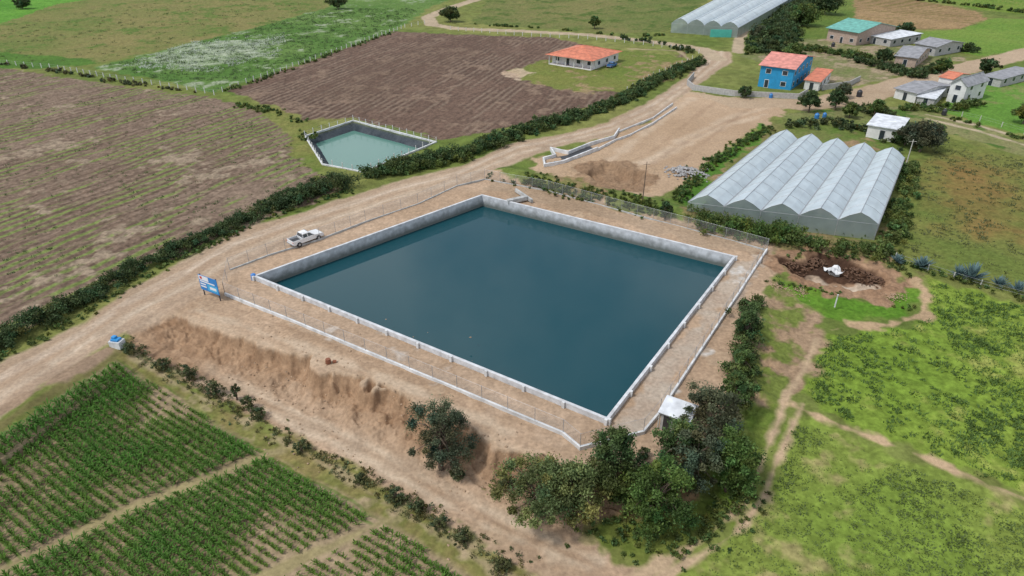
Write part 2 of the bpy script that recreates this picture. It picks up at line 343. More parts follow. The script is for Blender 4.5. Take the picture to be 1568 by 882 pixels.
# right hand fields
zone([(1425,428),(1568,462),(2000,600),(2000,960),(1568,765),(1250,630),(1222,600),(1262,512),(1380,500),(1420,480)],S(118,144,54),S(138,156,66),w=(.6,.3,.1),c3=S(154,160,82),t3=.64,speck=.5)
zone([(1225,632),(1568,772),(2000,960),(2000,1100),(940,1100),(980,885),(1080,835),(1170,745),(1200,650)],S(122,144,60),S(140,150,74),w=(.6,.3,.1),c3=S(162,154,100),t3=.6,speck=.45)
zone([(1150,600),(1200,620),(1190,690),(1140,760),(1060,830),(990,860),(930,845),(890,800),(1000,790),(1090,740)],S(100,126,50),S(130,134,68),wob=1.5)
zone([(1172,430),(1205,425),(1262,480),(1262,520),(1225,600),(1165,622),(1145,590),(1165,500)],S(172,146,118),S(150,124,98),wob=1.5,c3=S(116,128,62),t3=.58)
zone([(1185,425),(1260,440),(1330,462),(1400,430),(1418,455),(1390,485),(1280,492),(1230,470)],S(92,132,42),S(124,150,60),wob=1)
zone([(1182,392),(1235,378),(1350,396),(1402,428),(1370,464),(1290,456),(1200,432)],S(172,140,112),S(144,112,86),wob=2.2,w=(.1,.5,.4))
zone([(1196,396),(1240,388),(1345,408),(1362,424),(1300,430),(1210,418)],S(92,68,52),S(66,48,38),wob=1.4,w=(.1,.4,.5))
zone([(1236,420),(1300,426),(1348,434),(1330,443),(1275,437)],S(208,190,168),S(180,156,132),wob=1.2,w=(.1,.4,.5))
line([(1400,428),(1418,450),(1412,482),(1372,496),(1300,500),(1275,506)],1.0,S(190,162,128),wob=1.1)
line([(1250,520),(1232,565),(1205,605),(1190,650),(1165,710),(1140,770),(1085,820),(1000,870),(900,920)],.7,S(196,170,138),wob=.6)
line([(1230,620),(1215,650),(1192,700),(1172,755),(1135,810),(1060,860),(960,915)],.7,S(196,170,138),wob=.6)
line([(1215,622),(1280,648),(1340,672),(1400,694),(1460,718),(1568,764),(2000,950)],.8,S(196,168,134),wob=.9)
# crop field lower left
CROP=[(-400,900),(0,668),(178,552),(260,598),(400,690),(500,745),(600,800),(730,892),(900,1010),(300,1300),(-500,1400)]
zone([(150,560),(182,535),(230,555),(420,655),(540,720),(700,815),(830,890),(960,970),(900,1010),(700,900),(580,815),(400,700),(250,600)],S(150,136,88),S(112,122,58),wob=1,w=(.1,.4,.5),c3=S(184,164,128),t3=.6)
zone(CROP,S(176,154,124),S(140,126,94),rows=((180,552),(580,795),.85,S(84,118,42),.9),wob=.4,w=(.3,.4,.3))
PATHS=[[(-60,905),(40,855),(200,780),(400,700),(430,690)],[(330,915),(430,872),(580,802),(600,795)]]
for q in PATHS: line(q,.9,S(166,152,110))
line([(-500,920),(0,650),(170,545)],1.2,S(124,118,74))
line([(-500,880),(0,632),(165,535)],1.2,S(162,138,114),wob=.8)
line([(205,545),(330,620),(480,700),(640,800),(760,875),(900,960)],.4,S(194,172,140),wob=.6,alpha=.6)
# height carving
z=Z
z+= (N2-.5)*.10+(N6-.5)*.25*np.clip((Y-20)/30,0,1)
slope=np.clip(1-np.abs(d0-2)/4,0,1)*np.clip(-Z,0,1)
z+=slope*(fbm(X,Y,1.0,3,2)-.5)*.9
idx,d=sdpoly(PONDP,X,Y,8)
flat=np.clip(1-(d-0)/3,0,1); z[idx]=z[idx]*(1-flat)
c_in=d<-.10; z[idx[c_in]]=-5.0
idx,d=sdpoly(SPP,X,Y,3); t=np.clip(-d*.75,0,2.6); z[idx]-=t
a=np.clip(-d*2,0,1); put(idx,a,mixc(S(62,70,76),S(88,94,98),N2[idx]))
for P,dep in ((PIT1,1.0),(PIT2,1.4)):
    idx,d=sdpoly(P,X,Y,3); z[idx]-=np.clip(-(d+W[idx]*2.0)*1.2,0,dep); z[idx]+=(d<3)*(N2[idx]-.5)*.6
me=bpy.data.meshes.new('ground'); nv=len(X)
co=np.stack([X,Y,z],1).astype(np.float32); me.vertices.add(nv); me.vertices.foreach_set('co',co.ravel())
I=np.arange(nr*nc).reshape(nr,nc); q=np.stack([I[:-1,:-1],I[:-1,1:],I[1:,1:],I[1:,:-1]],-1).reshape(-1,4)
me.loops.add(q.size); me.loops.foreach_set('vertex_index',q.ravel().astype(np.int32))
me.polygons.add(len(q)); me.polygons.foreach_set('loop_start',np.arange(0,q.size,4,dtype=np.int32))
me.polygons.foreach_set('use_smooth',np.ones(len(q),bool)); me.update(calc_edges=True)
at=me.color_attributes.new('Col','FLOAT_COLOR','POINT'); cc=np.ones((nv,4),np.float32); cc[:,:3]=np.clip(COL,0,.9); at.data.foreach_set('color',cc.ravel())
m,n,b=nt('ground_soil_and_grass'); b.inputs['Roughness'].default_value=.95; b.inputs['Specular IOR Level'].default_value=.1
at_=n.nodes.new('ShaderNodeAttribute'); at_.attribute_name='Col'
tc,no=bump_in(n,b,2.5,.45,.18,8)
r=n.nodes.new('ShaderNodeMapRange'); r.inputs[1].default_value=.3; r.inputs[2].default_value=.7; r.inputs[3].default_value=.82; r.inputs[4].default_value=1.16
n.links.new(no.outputs['Fac'],r.inputs[0])
vm=n.nodes.new('ShaderNodeVectorMath'); vm.operation='SCALE'; n.links.new(at_.outputs['Color'],vm.inputs[0]); n.links.new(r.outputs[0],vm.inputs['Scale']); n.links.new(vm.outputs[0],b.inputs['Base Color'])
me.materials.append(m); g=bpy.data.objects.new('ground',me); sc.collection.objects.link(g)
# ---------- reservoir ----------
m,n,b=nt('reservoir_water'); b.inputs['Base Color'].default_value=(.008,.056,.070,1); b.inputs['Roughness'].default_value=.025; b.inputs['IOR'].default_value=1.34
bump_in(n,b,1.2,.035,.03,3); MW=m
m,n,b=nt('pond_water_green'); b.inputs['Base Color'].default_value=(.10,.22,.18,1); b.inputs['Roughness'].default_value=.1; b.inputs['IOR'].default_value=1.33
bump_in(n,b,1.5,.08,.03,3); MW2=m
m,n,b=nt('reservoir_concrete'); b.inputs['Roughness'].default_value=.85
ge=n.nodes.new('ShaderNodeTexCoord'); sx=n.nodes.new('ShaderNodeSeparateXYZ'); n.links.new(ge.outputs['Object'],sx.inputs[0])
no=n.nodes.new('ShaderNodeTexNoise'); no.inputs['Scale'].default_value=1.1; no.inputs['Detail'].default_value=8; n.links.new(ge.outputs['Object'],no.inputs['Vector'])
ad=n.nodes.new('ShaderNodeMath'); ad.operation='MULTIPLY_ADD'; ad.inputs[1].default_value=.8; n.links.new(no.outputs['Fac'],ad.inputs[0]); n.links.new(sx.outputs['Z'],ad.inputs[2])
mr=n.nodes.new('ShaderNodeMapRange'); mr.inputs[1].default_value=-.7; mr.inputs[2].default_value=.55; n.links.new(ad.outputs[0],mr.inputs[0])
cr=n.nodes.new('ShaderNodeMix'); cr.data_type='RGBA'; cr.inputs[6].default_value=(.14,.155,.14,1)
cn=n.nodes.new('ShaderNodeValToRGB'); cn.color_ramp.elements[0].position=.3; cn.color_ramp.elements[0].color=(.42,.42,.42,1); cn.color_ramp.elements[1].position=.65; cn.color_ramp.elements[1].color=(.64,.65,.66,1); n.links.new(no.outputs['Fac'],cn.inputs[0])
n.links.new(mr.outputs[0],cr.inputs[0]); n.links.new(cn.outputs[0],cr.inputs[7]); n.links.new(cr.outputs[2],b.inputs['Base Color'])
bp=n.nodes.new('ShaderNodeBump'); bp.inputs['Strength'].default_value=.4; bp.inputs['Distance'].default_value=.06; n.links.new(no.outputs['Fac'],bp.inputs['Height']); n.links.new(bp.outputs[0],b.inputs['Normal'])
MRC=m
res=empty('reservoir_basin',(0,0,0))
wall(PONDP,.36,-4.9,.7,'parapet_wall',MRC,True,res)
cen=PONDP.mean(0); a=Acc()
for i,(p,q,st) in enumerate([(POND[3],POND[2],5.0),(POND[2],POND[1],5.0)]):
    L=np.linalg.norm(q-p); u=(q-p)/L; nn=np.array([-u[1],u[0]]); nn=nn if nn@(cen-p)<0 else -nn
    k=int(L/st)
    for j in range(0,k+1):
        c=p+u*(L*j/k)+nn*.28
        a.obox(c,u,.32,.26,-.4,.76)
a.obj('pilasters',M_conc,res)
a=Acc(); ins=[p+(cen-p)*.002 for p in POND]; a.add([(*p,-1.45) for p in ins],[(0,1,2,3)]); a.obj('reservoir_water',MW)
a=Acc(); c=unp(792,303,.9); a.obox(c,np.array([.9,.5]),4.0,.8,.2,.92); a.obox(c+np.array([1.2,2.4]),np.array([-.5,.9]),6,.4,.1,.7); a.obj('inlet_channel',M_conc2)
# fence with kerb
FE=[(345,452),(440,490),(560,540),(700,598),(862,666),(888,688),(985,664),(1010,634),(1075,535),(1130,452),(1174,384),(1080,358),(1000,337),(840,293),(742,275),(700,285),(640,313),(560,340),(490,367),(410,392),(352,414)]
FP_=PL(FE); fe=empty('perimeter_fence',(0,0,0))
wall(FP_[:11],.24,-.8,.42,'kerb_wall_front',M_conc,False,fe,follow=True)
wall(np.vstack([FP_[10:]]),.2,-.8,.2,'kerb_wall_back',M_conc2,False,fe,follow=True)
R=resample(np.vstack([FP_,FP_[:1]]),2.8); a=Acc()
for p in R: 
    zz=float(H(*p)); a.tube([(p[0],p[1],zz+.1),(p[0],p[1],zz+2.1)],[.035,.035],5)
for p,q in zip(R[:-1],R[1:]):
    a.tube([(*p,float(H(*p))+2.05),(*q,float(H(*q))+2.05)],[.015,.015],4)
a.obj('posts_and_rails',M_steel,fe)
m,n,b=nt('chain_link'); b.inputs['Base Color'].default_value=(.5,.5,.5,1); b.inputs['Alpha'].default_value=.13; b.inputs['Roughness'].default_value=.6; MCL=m
a=Acc()
for p,q in zip(R[:-1],R[1:]):
    z1,z2=float(H(*p)),float(H(*q)); a.add([(*p,z1+.43),(*q,z2+.43),(*q,z2+2.0),(*p,z1+2.0)],[(0,1,2,3)])
a.obj('chain_link_mesh',MCL,fe)
# small pond
a=Acc(); sc_=SPP.mean(0); a.add([(*(p+(sc_-p)*.04),-1.55) for p in SPP],[tuple(range(5))]); a.obj('pond_water',MW2)
sp=empty('pond_basin',(0,0,0)); wall(SPP,.35,-.5,.22,'pond_kerb',M_conc,True,sp)
def postfence(name,pts,step,h=1.2,r=.07,m=M_wood,wire=True,world=None):
    P=PL(pts) if world is None else world; Q=resample(P,step); e=empty(name,(0,0,0)); a=Acc(); w=Acc()
    for p in Q:
        zz=float(H(*p)); dx,dy=rng.normal()*.03,rng.normal()*.03; hh=h*rng.uniform(.9,1.1)
        a.tube([(p[0],p[1],zz-.1),(p[0]+dx,p[1]+dy,zz+hh)],[r,r*.9],5)
    a.obj('posts',m,e)
    if wire:
        for p,q in zip(Q[:-1],Q[1:]):
            for f in (.5,.9): w.tube([(*p,float(H(*p))+h*f),(*q,float(H(*q))+h*f)],[.012,.012],3)
        w.obj('wire',M_steel,e)
    return e
M_pale=mat('pale_post',(.66,.64,.60),.9,.2,4)
e=postfence('wire_fence',None,2.2,1.3,.1,M_pale,world=np.vstack([SPP,SPP[:1]])*1.0)
postfence('wire_fence',[(-300,92),(0,98),(90,106),(180,122),(260,134),(328,145),(400,120),(500,85),(620,42),(650,36)],3.2,1.4,.14,M_pale)
postfence('wire_fence',[(690,46),(800,55),(900,60),(1000,70),(1070,82)],3.5,1.5,.13,M_pale)
postfence('wire_fence',[(1060,92),(1000,118),(960,140)],4,1.4,.1,M_pale)
postfence('wire_fence',[(1420,168),(1500,185),(1568,205),(1800,270)],4,1.3,.1)
postfence('wire_fence',[(1370,398),(1420,415),(1500,440),(1568,458),(1800,530)],3,1.2,.08)
# canal
can=empty('irrigation_canal',(0,0,0))
wall(PL([(915,230),(862,251),(834,256),(832,246),(850,241),(843,230)]),.35,-.3,.75,'tank_wall',M_conc,False,can)
wall(PL([(843,230),(870,236),(905,222),(940,212),(948,200)]),.3,-.3,.7,'tank_wall_back',M_conc,False,can)
wall(PL([(915,230),(942,216),(965,208),(1000,190),(1036,166)]),.22,-.3,.45,'channel_side',M_conc,False,can)
wall(PL([(948,203),(1000,182),(1030,160)]),.22,-.3,.45,'channel_side_far',M_conc,False,can)
a=Acc(); pp=PL([(834,254),(862,249),(912,230),(903,224),(868,238),(845,242)]); a.add([(*p,.06) for p in pp],[tuple(range(6))]); a.obj('canal_bed',M_dark,can)
# ---------- buildings ----------
def roofmat(name,c): return mat(name,c,.7,.3,.8,.3)
M_or=roofmat('orange_tile',(.56,.18,.10)); M_pk=roofmat('pink_roof',(.60,.24,.19)); M_gr=roofmat('grey_sheet',(.26,.26,.27)); M_lg=roofmat('light_sheet',(.6,.62,.64)); M_tl=roofmat('green_sheet',(.13,.36,.30))
W_wh=mat('white_plaster',(.66,.65,.62),.9,.12,1); W_bl=mat('blue_plaster',(.02,.26,.50),.8,.15,1); W_bk=mat('brick_block',(.40,.30,.24),.9,.2,2); W_gy=mat('grey_block',(.40,.39,.37),.9,.2,2)
def house(name,L,C,R,hw,roof,rise,over,wm,rm,storeys=1,porch=False,z0=0,ridge='u'):
    c=site(*C);l=site(*L);r=site(*R); u=l-c; w=np.linalg.norm(u); u/=w; v=np.array([-u[1],u[0]]); 
    if v@(r-c)<0: v=-v
    d=max(2.5,v@(r-c)); org=(c[0],c[1],z0); e=empty(name,org)
    P=lambda a,b,z:(*(c+u*a+v*b),z0+z)
    A=Acc(); y0=2.2 if porch else 0
    A.hexa([P(0,y0,-.3),P(w,y0,-.3),P(w,d,-.3),P(0,d,-.3)],[P(0,y0,hw),P(w,y0,hw),P(w,d,hw),P(0,d,hw)])
    if roof=='gable':
        if ridge=='u':
            for x in (0.0,w-.15): A.add([P(x,0,hw),P(x,d,hw),P(x,d/2,hw+rise-.03),P(x+.15,0,hw),P(x+.15,d,hw),P(x+.15,d/2,hw+rise-.03)],[(0,1,2),(3,5,4),(0,2,5,3),(1,4,5,2)])
        else:
            for y in (0.0,d-.15): A.add([P(0,y,hw),P(w,y,hw),P(w/2,y,hw+rise-.03),P(0,y+.15,hw),P(w,y+.15,hw),P(w/2,y+.15,hw+rise-.03)],[(0,1,2),(3,5,4),(0,2,5,3),(1,4,5,2)])
    A.obj('walls',wm,e,org)
    B=Acc(); o=over
    if roof=='gable':
        if ridge=='u':
            k=rise/(d/2)*o
            B.slab([P(-o,-o,hw-k+.12),P(w+o,-o,hw-k+.12),P(w+o,d/2,hw+rise+.12),P(-o,d/2,hw+rise+.12)],.12)
            B.slab([P(-o,d+o,hw-k+.12),P(w+o,d+o,hw-k+.12),P(w+o,d/2,hw+rise+.12),P(-o,d/2,hw+rise+.12)],.12)
            B.tube([P(-o,d/2,hw+rise+.13),P(w+o,d/2,hw+rise+.13)],[.14,.14],6)
        else:
            k=rise/(w/2)*o
            B.slab([P(-o,-o,hw-k+.12),P(-o,d+o,hw-k+.12),P(w/2,d+o,hw+rise+.12),P(w/2,-o,hw+rise+.12)],.12)
            B.slab([P(w+o,-o,hw-k+.12),P(w+o,d+o,hw-k+.12),P(w/2,d+o,hw+rise+.12),P(w/2,-o,hw+rise+.12)],.12)
            B.tube([P(w/2,-o,hw+rise+.13),P(w/2,d+o,hw+rise+.13)],[.14,.14],6)
    elif roof=='hip':
        s=min(w,d)*.5; hh=hw+.1
        if w>=d: r1,r2=(s,d/2),(w-s,d/2)
        else: r1,r2=(w/2,s),(w/2,d-s)
        E=[P(-o,-o,hh-.15),P(w+o,-o,hh-.15),P(w+o,d+o,hh-.15),P(-o,d+o,hh-.15)]; R1=P(*r1,hh+rise);R2=P(*r2,hh+rise)
        if w>=d: fs=[(0,1,5,4),(1,2,5),(2,3,4,5),(3,0,4)]
        else: fs=[(0,1,4),(1,2,5,4),(2,3,5),(3,0,4,5)]
        B.add(E+[R1,R2],fs+[(3,2,1,0)])
        for q,t in ((0,4),(1,5 if w>=d else 4),(2,5),(3,4 if w>=d else 5),(4,5)):
            V=E+[R1,R2]; B.tube([V[q],V[t]],[.12,.12],5)
    elif roof=='shed':
        B.slab([P(-o,-o,hw+.14),P(w+o,-o,hw+.14),P(w+o,d+o,hw+rise+.14),P(-o,d+o,hw+rise+.14)],.12)
        if rise>.3: A2=Acc(); A2.hexa([P(.05,d-.2,hw-.1),P(w-.05,d-.2,hw-.1),P(w-.05,d-.02,hw-.1),P(.05,d-.02,hw-.1)],[P(.05,d-.2,hw+rise-.05),P(w-.05,d-.2,hw+rise-.05),P(w-.05,d-.02,hw+rise-.05),P(.05,d-.02,hw+rise-.05)]); A2.obj('back_wall',wm,e,org)
    B.obj('roof',rm,e,org)
    G=Acc(); Fm=Acc()
    def opening(side,s,zb,ww,hh,fr=True):
        def Q(a,off,z):
            if side==0: return P(a,y0-off,z)
            if side==1: return P(w+off,a,z)
            if side==2: return P(-off,a,z)
            return P(a,d+off,z)
        if fr: Fm.hexa([Q(s-ww/2-.12,-.02,zb-.12),Q(s+ww/2+.12,-.02,zb-.12),Q(s+ww/2+.12,.05,zb-.12),Q(s-ww/2-.12,.05,zb-.12)],[Q(s-ww/2-.12,-.02,zb+hh+.12),Q(s+ww/2+.12,-.02,zb+hh+.12),Q(s+ww/2+.12,.05,zb+hh+.12),Q(s-ww/2-.12,.05,zb+hh+.12)])
        G.hexa([Q(s-ww/2,-.01,zb),Q(s+ww/2,-.01,zb),Q(s+ww/2,.07,zb),Q(s-ww/2,.07,zb)],[Q(s-ww/2,-.01,zb+hh),Q(s+ww/2,-.01,zb+hh),Q(s+ww/2,.07,zb+hh),Q(s-ww/2,.07,zb+hh)])
    hs=hw/storeys
    for st in range(storeys):
        zb=st*hs
        n1=max(1,int(w/3.6)); 
        for i in range(n1):
            x=w*(i+.5)/n1
            if st==0 and i==n1//2: opening(0,x,zb+.05,1.0,2.05)
            else: opening(0,x,zb+1.0,1.3,1.1)
            opening(3,x,zb+1.0,1.2,1.1)
        n2=max(1,int((d-y0)/4))
        for i in range(n2):
            y=y0+(d-y0)*(i+.5)/n2; opening(1,y,zb+1.0,1.2,1.1); opening(2,y,zb+1.0,1.2,1.1)
    G.obj('windows_and_door',M_glass,e,org); Fm.obj('window_frames',M_conc,e,org)
    if porch:
        D=Acc(); k=max(3,int(w/3))
        for i in range(k+1):
            q=P(w*i/k if 0<i<k else (.15 if i==0 else w-.15),.15,0); D.tube([(q[0],q[1],z0-.2),(q[0],q[1],z0+hw-.05)],[.16,.16],8)
        D.hexa([P(0,-.1,-.2),P(w,-.1,-.2),P(w,y0-.02,-.2),P(0,y0-.02,-.2)],[P(0,-.1,.14),P(w,-.1,.14),P(w,y0-.02,.14),P(0,y0-.02,.14)])
        D.obj('porch_columns',W_wh,e,org)
    return e
house('tile_roof_house',(840,98),(905,108),(936,92),3.1,'hip',2.1,.9,W_wh,M_or,1,True)
house('blue_house',(1160,132),(1210,139),(1245,119),6.0,'gable',1.8,.6,W_bl,M_pk,2)
house('tile_roof_shed',(1230,137),(1252,140),(1266,125),2.6,'shed',.8,.4,W_wh,M_or)
house('green_roof_house',(1265,62),(1310,70),(1330,54),4.6,'gable',2.2,.8,W_bk,M_tl,1)
house('white_shed',(1330,66),(1362,72),(1378,60),2.6,'shed',.6,.4,W_gy,M_lg)
house('grey_roof_house',(1368,100),(1400,104),(1422,88),3.0,'gable',1.4,.5,W_bk,M_gr)
house('grey_roof_house',(1398,80),(1430,86),(1443,74),3.0,'gable',1.2,.5,W_gy,M_gr)
house('grey_roof_house',(1368,150),(1400,158),(1428,140),2.6,'gable',.9,.5,W_wh,M_gr)
house('metal_roof_shed',(1402,160),(1428,164),(1450,150),2.0,'shed',.5,.3,W_gy,M_lg)
house('white_gable_house',(1448,155),(1472,160),(1496,148),4.8,'gable',1.5,.4,W_wh,M_gr,2,ridge='v')
house('tile_roof_shed',(1432,140),(1452,144),(1466,134),4.0,'gable',.8,.3,W_wh,M_or)
house('white_block_house',(1325,210),(1372,218),(1392,204),2.8,'shed',.4,.4,W_wh,M_lg)
house('farm_shed',(1500,128),(1530,134),(1560,118),2.2,'shed',.5,.3,W_gy,M_gr)
wall(PL([(1062,118),(1052,130),(1062,138),(1125,147),(1222,152),(1236,144)]),.25,-.3,1.5,'block_wall',W_gy)
wall(PL([(1258,138),(1300,132),(1316,124)]),.25,-.3,1.5,'block_wall',W_gy)
M_tk=mat('tank_blue',(.03,.18,.45),.4,.1); M_tb=mat('tank_black',(.03,.03,.035),.5,.1)
for u,v,s,mm in ((1250,182,.7,M_tk),(1262,180,.6,M_tk),(1315,148,.9,M_tb),(1275,72,.8,M_tb),(1180,150,.6,M_tk),(1445,176,.7,M_tb)):
    p=site(u,v); a=Acc(); a.tube([(0,0,0),(0,0,1.5*s),(0,0,1.8*s),(0,0,2.0*s),(0,0,2.1*s)],[.8*s,.8*s,.6*s,.3*s,.28*s],14); o=a.obj('water_tank',mm); o.location=(p[0],p[1],0)
# greenhouses
def plastic(name,alpha,col):
    m,n,b=nt(name); tc=n.nodes.new('ShaderNodeTexCoord'); no=n.nodes.new('ShaderNodeTexNoise'); no.inputs['Scale'].default_value=.5; no.inputs['Detail'].default_value=7
    n.links.new(tc.outputs['Object'],no.inputs['Vector']); r=n.nodes.new('ShaderNodeValToRGB'); r.color_ramp.elements[0].position=.3; r.color_ramp.elements[1].position=.7
    c=np.array(col); r.color_ramp.elements[0].color=(*(c*.85),1); r.color_ramp.elements[1].color=(*np.minimum(c*1.08,.9),1)
    n.links.new(no.outputs['Fac'],r.inputs[0]); n.links.new(r.outputs[0],b.inputs['Base Color'])
    b.inputs['Alpha'].default_value=alpha; b.inputs['Roughness'].default_value=.35
    t=n.nodes.new('ShaderNodeBsdfTranslucent'); n.links.new(r.outputs[0],t.inputs[0]); mx=n.nodes.new('ShaderNodeMixShader'); mx.inputs[0].default_value=.15
    n.links.new(b.outputs[0],mx.inputs[1]); n.links.new(t.outputs[0],mx.inputs[2]); n.links.new(mx.outputs[0],n.nodes['Material Output'].inputs[0])
    return m
M_pl=plastic('greenhouse_film',.86,(.66,.74,.77)); M_pw=plastic('greenhouse_side_mesh',.42,(.5,.58,.57))
def greenhouse(name,FL,FR,BR,BL,n,he,rise,nseg=8,arch=False):
    FL,FR,BR,BL=[site(*p) for p in (FL,FR,BR,BL)]; e=empty(name,(*FL,0))
    org=(*FL,0)
    def Q(s,t,z): p=(FL*(1-s)+FR*s)*(1-t)+(BL*(1-s)+BR*s)*t; return (p[0],p[1],z)
    R=Acc();F=Acc();Wl=Acc()
    prof=[(0,0),(.12,.42),(.3,.8),(.5,1),(.7,.8),(.88,.42),(1,0)] if arch else [(0,0),(.25,.60),(.5,1),(.75,.60),(1,0)]
    for i in range(n):
        for j in range(nseg):
            t0,t1=j/nseg,(j+1)/nseg
            for (a,za),(b,zb) in zip(prof[:-1],prof[1:]):
                R.add([Q((i+a)/n,t0,he+za*rise),Q((i+b)/n,t0,he+zb*rise),Q((i+b)/n,t1,he+zb*rise),Q((i+a)/n,t1,he+za*rise)],[(0,1,2,3)])
        for t in (0,1):
            pts=[Q((i+a)/n,t,he+za*rise) for a,za in prof]; R2=Wl; R2.add(pts+[Q((i+1)/n,t,.05),Q(i/n,t,.05)],[tuple(range(len(pts)+2))])
    for s in (0,1):
        for j in range(nseg):
            Wl.add([Q(s,j/nseg,.05),Q(s,(j+1)/nseg,.05),Q(s,(j+1)/nseg,he),Q(s,j/nseg,he)],[(0,1,2,3)])
    for j in range(nseg+1):
        t=j/nseg
        for i in range(n+1):
            F.tube([Q(i/n,t,-.2),Q(i/n,t,he)],[.06,.06],5)
        for i in range(n):
            F.tube([Q((i+a)/n,t,he+za*rise+.02) for a,za in prof],[.025]*len(prof),4)
            F.tube([Q(i/n,t,he-.05),Q((i+1)/n,t,he-.05)],[.03,.03],4)
    for i in range(n+1): F.tube([Q(i/n,0,he+.02),Q(i/n,1,he+.02)],[.12,.12],5)
    for i in range(n): F.tube([Q((i+.5)/n,0,he+rise+.03),Q((i+.5)/n,1,he+rise+.03)],[.06,.06],5)
    R.obj('film_roof',M_pl,e,org); Wl.obj('film_walls',M_pw,e,org); F.obj('steel_frame',M_steel,e,org)
    cc=[]
    for i in range(n*3):
        for j in range(30): cc.append(Q((i+.5)/(n*3),(j+.5)/30,.6))
    cc=np.array(cc); V,col=clumpleaves(cc,np.full(len(cc),.8),10,.3,(.07,.12,.04)); polymesh('plants_inside',V,col,M_leaf,e,org)
    return e
greenhouse('greenhouse',(1052,324),(1338,368),(1379,262),(1180,226),5,2.8,1.65,9)
greenhouse('greenhouse',(1027,50),(1128,58),(1245,-12),(1150,-20),4,3.6,2.0,10,True)
a=Acc(); p=site(1103,57); a.obox(p,np.array([1,-.1]),8,.3,0,2.8); a.obj('teal_tarp',mat('teal_tarp',(.08,.42,.34),.6,.1,1))
# ---------- hut, sign, kiosk, drum ----------
p=site(1034,655); zz=float(H(*p)); e=empty('small_hut',(*p,zz)); u=np.array([.85,-.52]); v=np.array([.52,.85])
a=Acc(); P=lambda x,y,z:(*(p+u*x+v*y),zz+z)
a.slab([P(-1.7,-1.2,2.25),P(1.7,-1.2,2.25),P(1.7,1.3,2.75),P(-1.7,1.3,2.75)],.07); a.obj('roof',M_lg,e,(*p,zz))
a=Acc(); a.hexa([P(-1.4,-.9,-1),P(.1,-.9,-1),P(.1,1,-1),P(-1.4,1,-1)],[P(-1.4,-.9,2.15),P(.1,-.9,2.15),P(.1,1,2.5),P(-1.4,1,2.5)]); a.obj('walls',W_gy,e,(*p,zz))
a=Acc(); 
for x,y in ((1.5,-1),(1.5,1.1),(-1.55,-1),(-1.55,1.1)): a.tube([P(x,y,-1),P(x,y,2.2)],[.07,.07],6)
a.obj('posts',M_wood,e,(*p,zz))
a=Acc(); a.hexa([P(-1.1,-.95,-.1),P(-.3,-.95,-.1),P(-.3,-.9,-.1),P(-1.1,-.9,-.1)],[P(-1.1,-.95,1.8),P(-.3,-.95,1.8),P(-.3,-.9,1.8),P(-1.1,-.9,1.8)]); a.obj('door',M_dark,e,(*p,zz))
p1=site(314,452);p2=site(338,461); e=empty('billboard_sign',(*p1,0)); u=(p2-p1); L=np.linalg.norm(u); u/=L; nn=np.array([u[1],-u[0]])
P=lambda s,o,z:(*(p1+u*s*L+nn*o),z)
def panel(name,s0,s1,z0,z1,o,m,th=.04):
    a=Acc(); a.hexa([P(s0,o,z0),P(s1,o,z0),P(s1,o+th,z0),P(s0,o+th,z0)],[P(s0,o,z1),P(s1,o,z1),P(s1,o+th,z1),P(s0,o+th,z1)]); a.obj(name,m,e,(*p1,0))
M_sb=mat('sign_blue',(.02,.20,.52),.4,.1,2,.02); M_sw=mat('sign_white',(.74,.76,.78),.4,.05,2,.02); M_sr=mat('sign_red',(.5,.05,.04),.4,.05,2,.02); M_sc=mat('sign_cyan',(.05,.38,.66),.4,.05,2,.02)
a=Acc(); a.tube([P(0,0,-.3),P(0,0,3.4)],[.08,.08],6); a.tube([P(1,0,-.3),P(1,0,3.4)],[.08,.08],6); a.obj('posts',mat('sign_post',(.04,.04,.05)),e,(*p1,0))
panel('panel',-.08,1.08,1.0,3.35,.09,M_sb); panel('header',-.05,.55,2.6,3.28,.133,M_sw,.01); panel('emblem',.02,.16,2.75,3.15,.146,M_sr,.01)
panel('picture',.4,1.03,1.2,2.2,.133,M_sc,.01); panel('text_1',-.02,.9,2.3,2.5,.133,M_sw,.01); panel('text_2',-.02,.33,1.9,2.1,.133,M_sw,.01); panel('text_3',-.02,.33,1.5,1.7,.133,M_sw,.01); panel('text_4',.55,.95,1.5,1.9,.146,M_sw,.01)
p=site(181,530); z0=float(H(*p)); e=empty('valve_box',(*p,z0)); a=Acc(); a.obox(p,(1,-.2),1.5,1.1,z0-.1,z0+.9); a.obj('body',M_conc,e,(*p,z0),bev=.03)
a=Acc(); a.obox(p,(1,-.2),1.0,.8,z0+.9,z0+1.15); a.obox(p+np.array([-.2,.1]),(1,-.2),.5,.5,z0+1.15,z0+1.4); a.obj('lid',mat('blue_lid',(.03,.25,.55),.4),e,(*p,z0),bev=.03)
p=site(503,556); z0=float(H(*p)); a=Acc(); a.tube([(0,0,0),(0,0,.3),(0,0,.6),(0,0,.62)],[.3,.34,.3,.25],12); a.tube([(0.9,.2,.1),(0.5,.1,.15)],[.2,.2],8); o=a.obj('clay_pot',mat('rust',(.22,.08,.04)),None,(0,0,0)); o.location=(p[0],p[1],z0)
p=site(389,428); a=Acc(); a.tube([(0,0,0),(0,0,.5),(0,0,.85),(0,0,.95)],[.35,.36,.34,.2],12); o=a.obj('blue_barrel',mat('blue_plastic',(.03,.2,.55),.4)); o.location=(p[0],p[1],0)
p=site(1277,474); a=Acc(); a.tube([(0,0,-.1),(0,0,1.8)],[.1,.08],8); a.tube([(0,0,1.8),(0,0,1.85)],[.12,.12],8); o=a.obj('concrete_post',M_conc); o.location=(p[0],p[1],0)
p=site(1278,409); e=empty('tarp_cover',(*p,-.6)); a=Acc(); zt=-.55
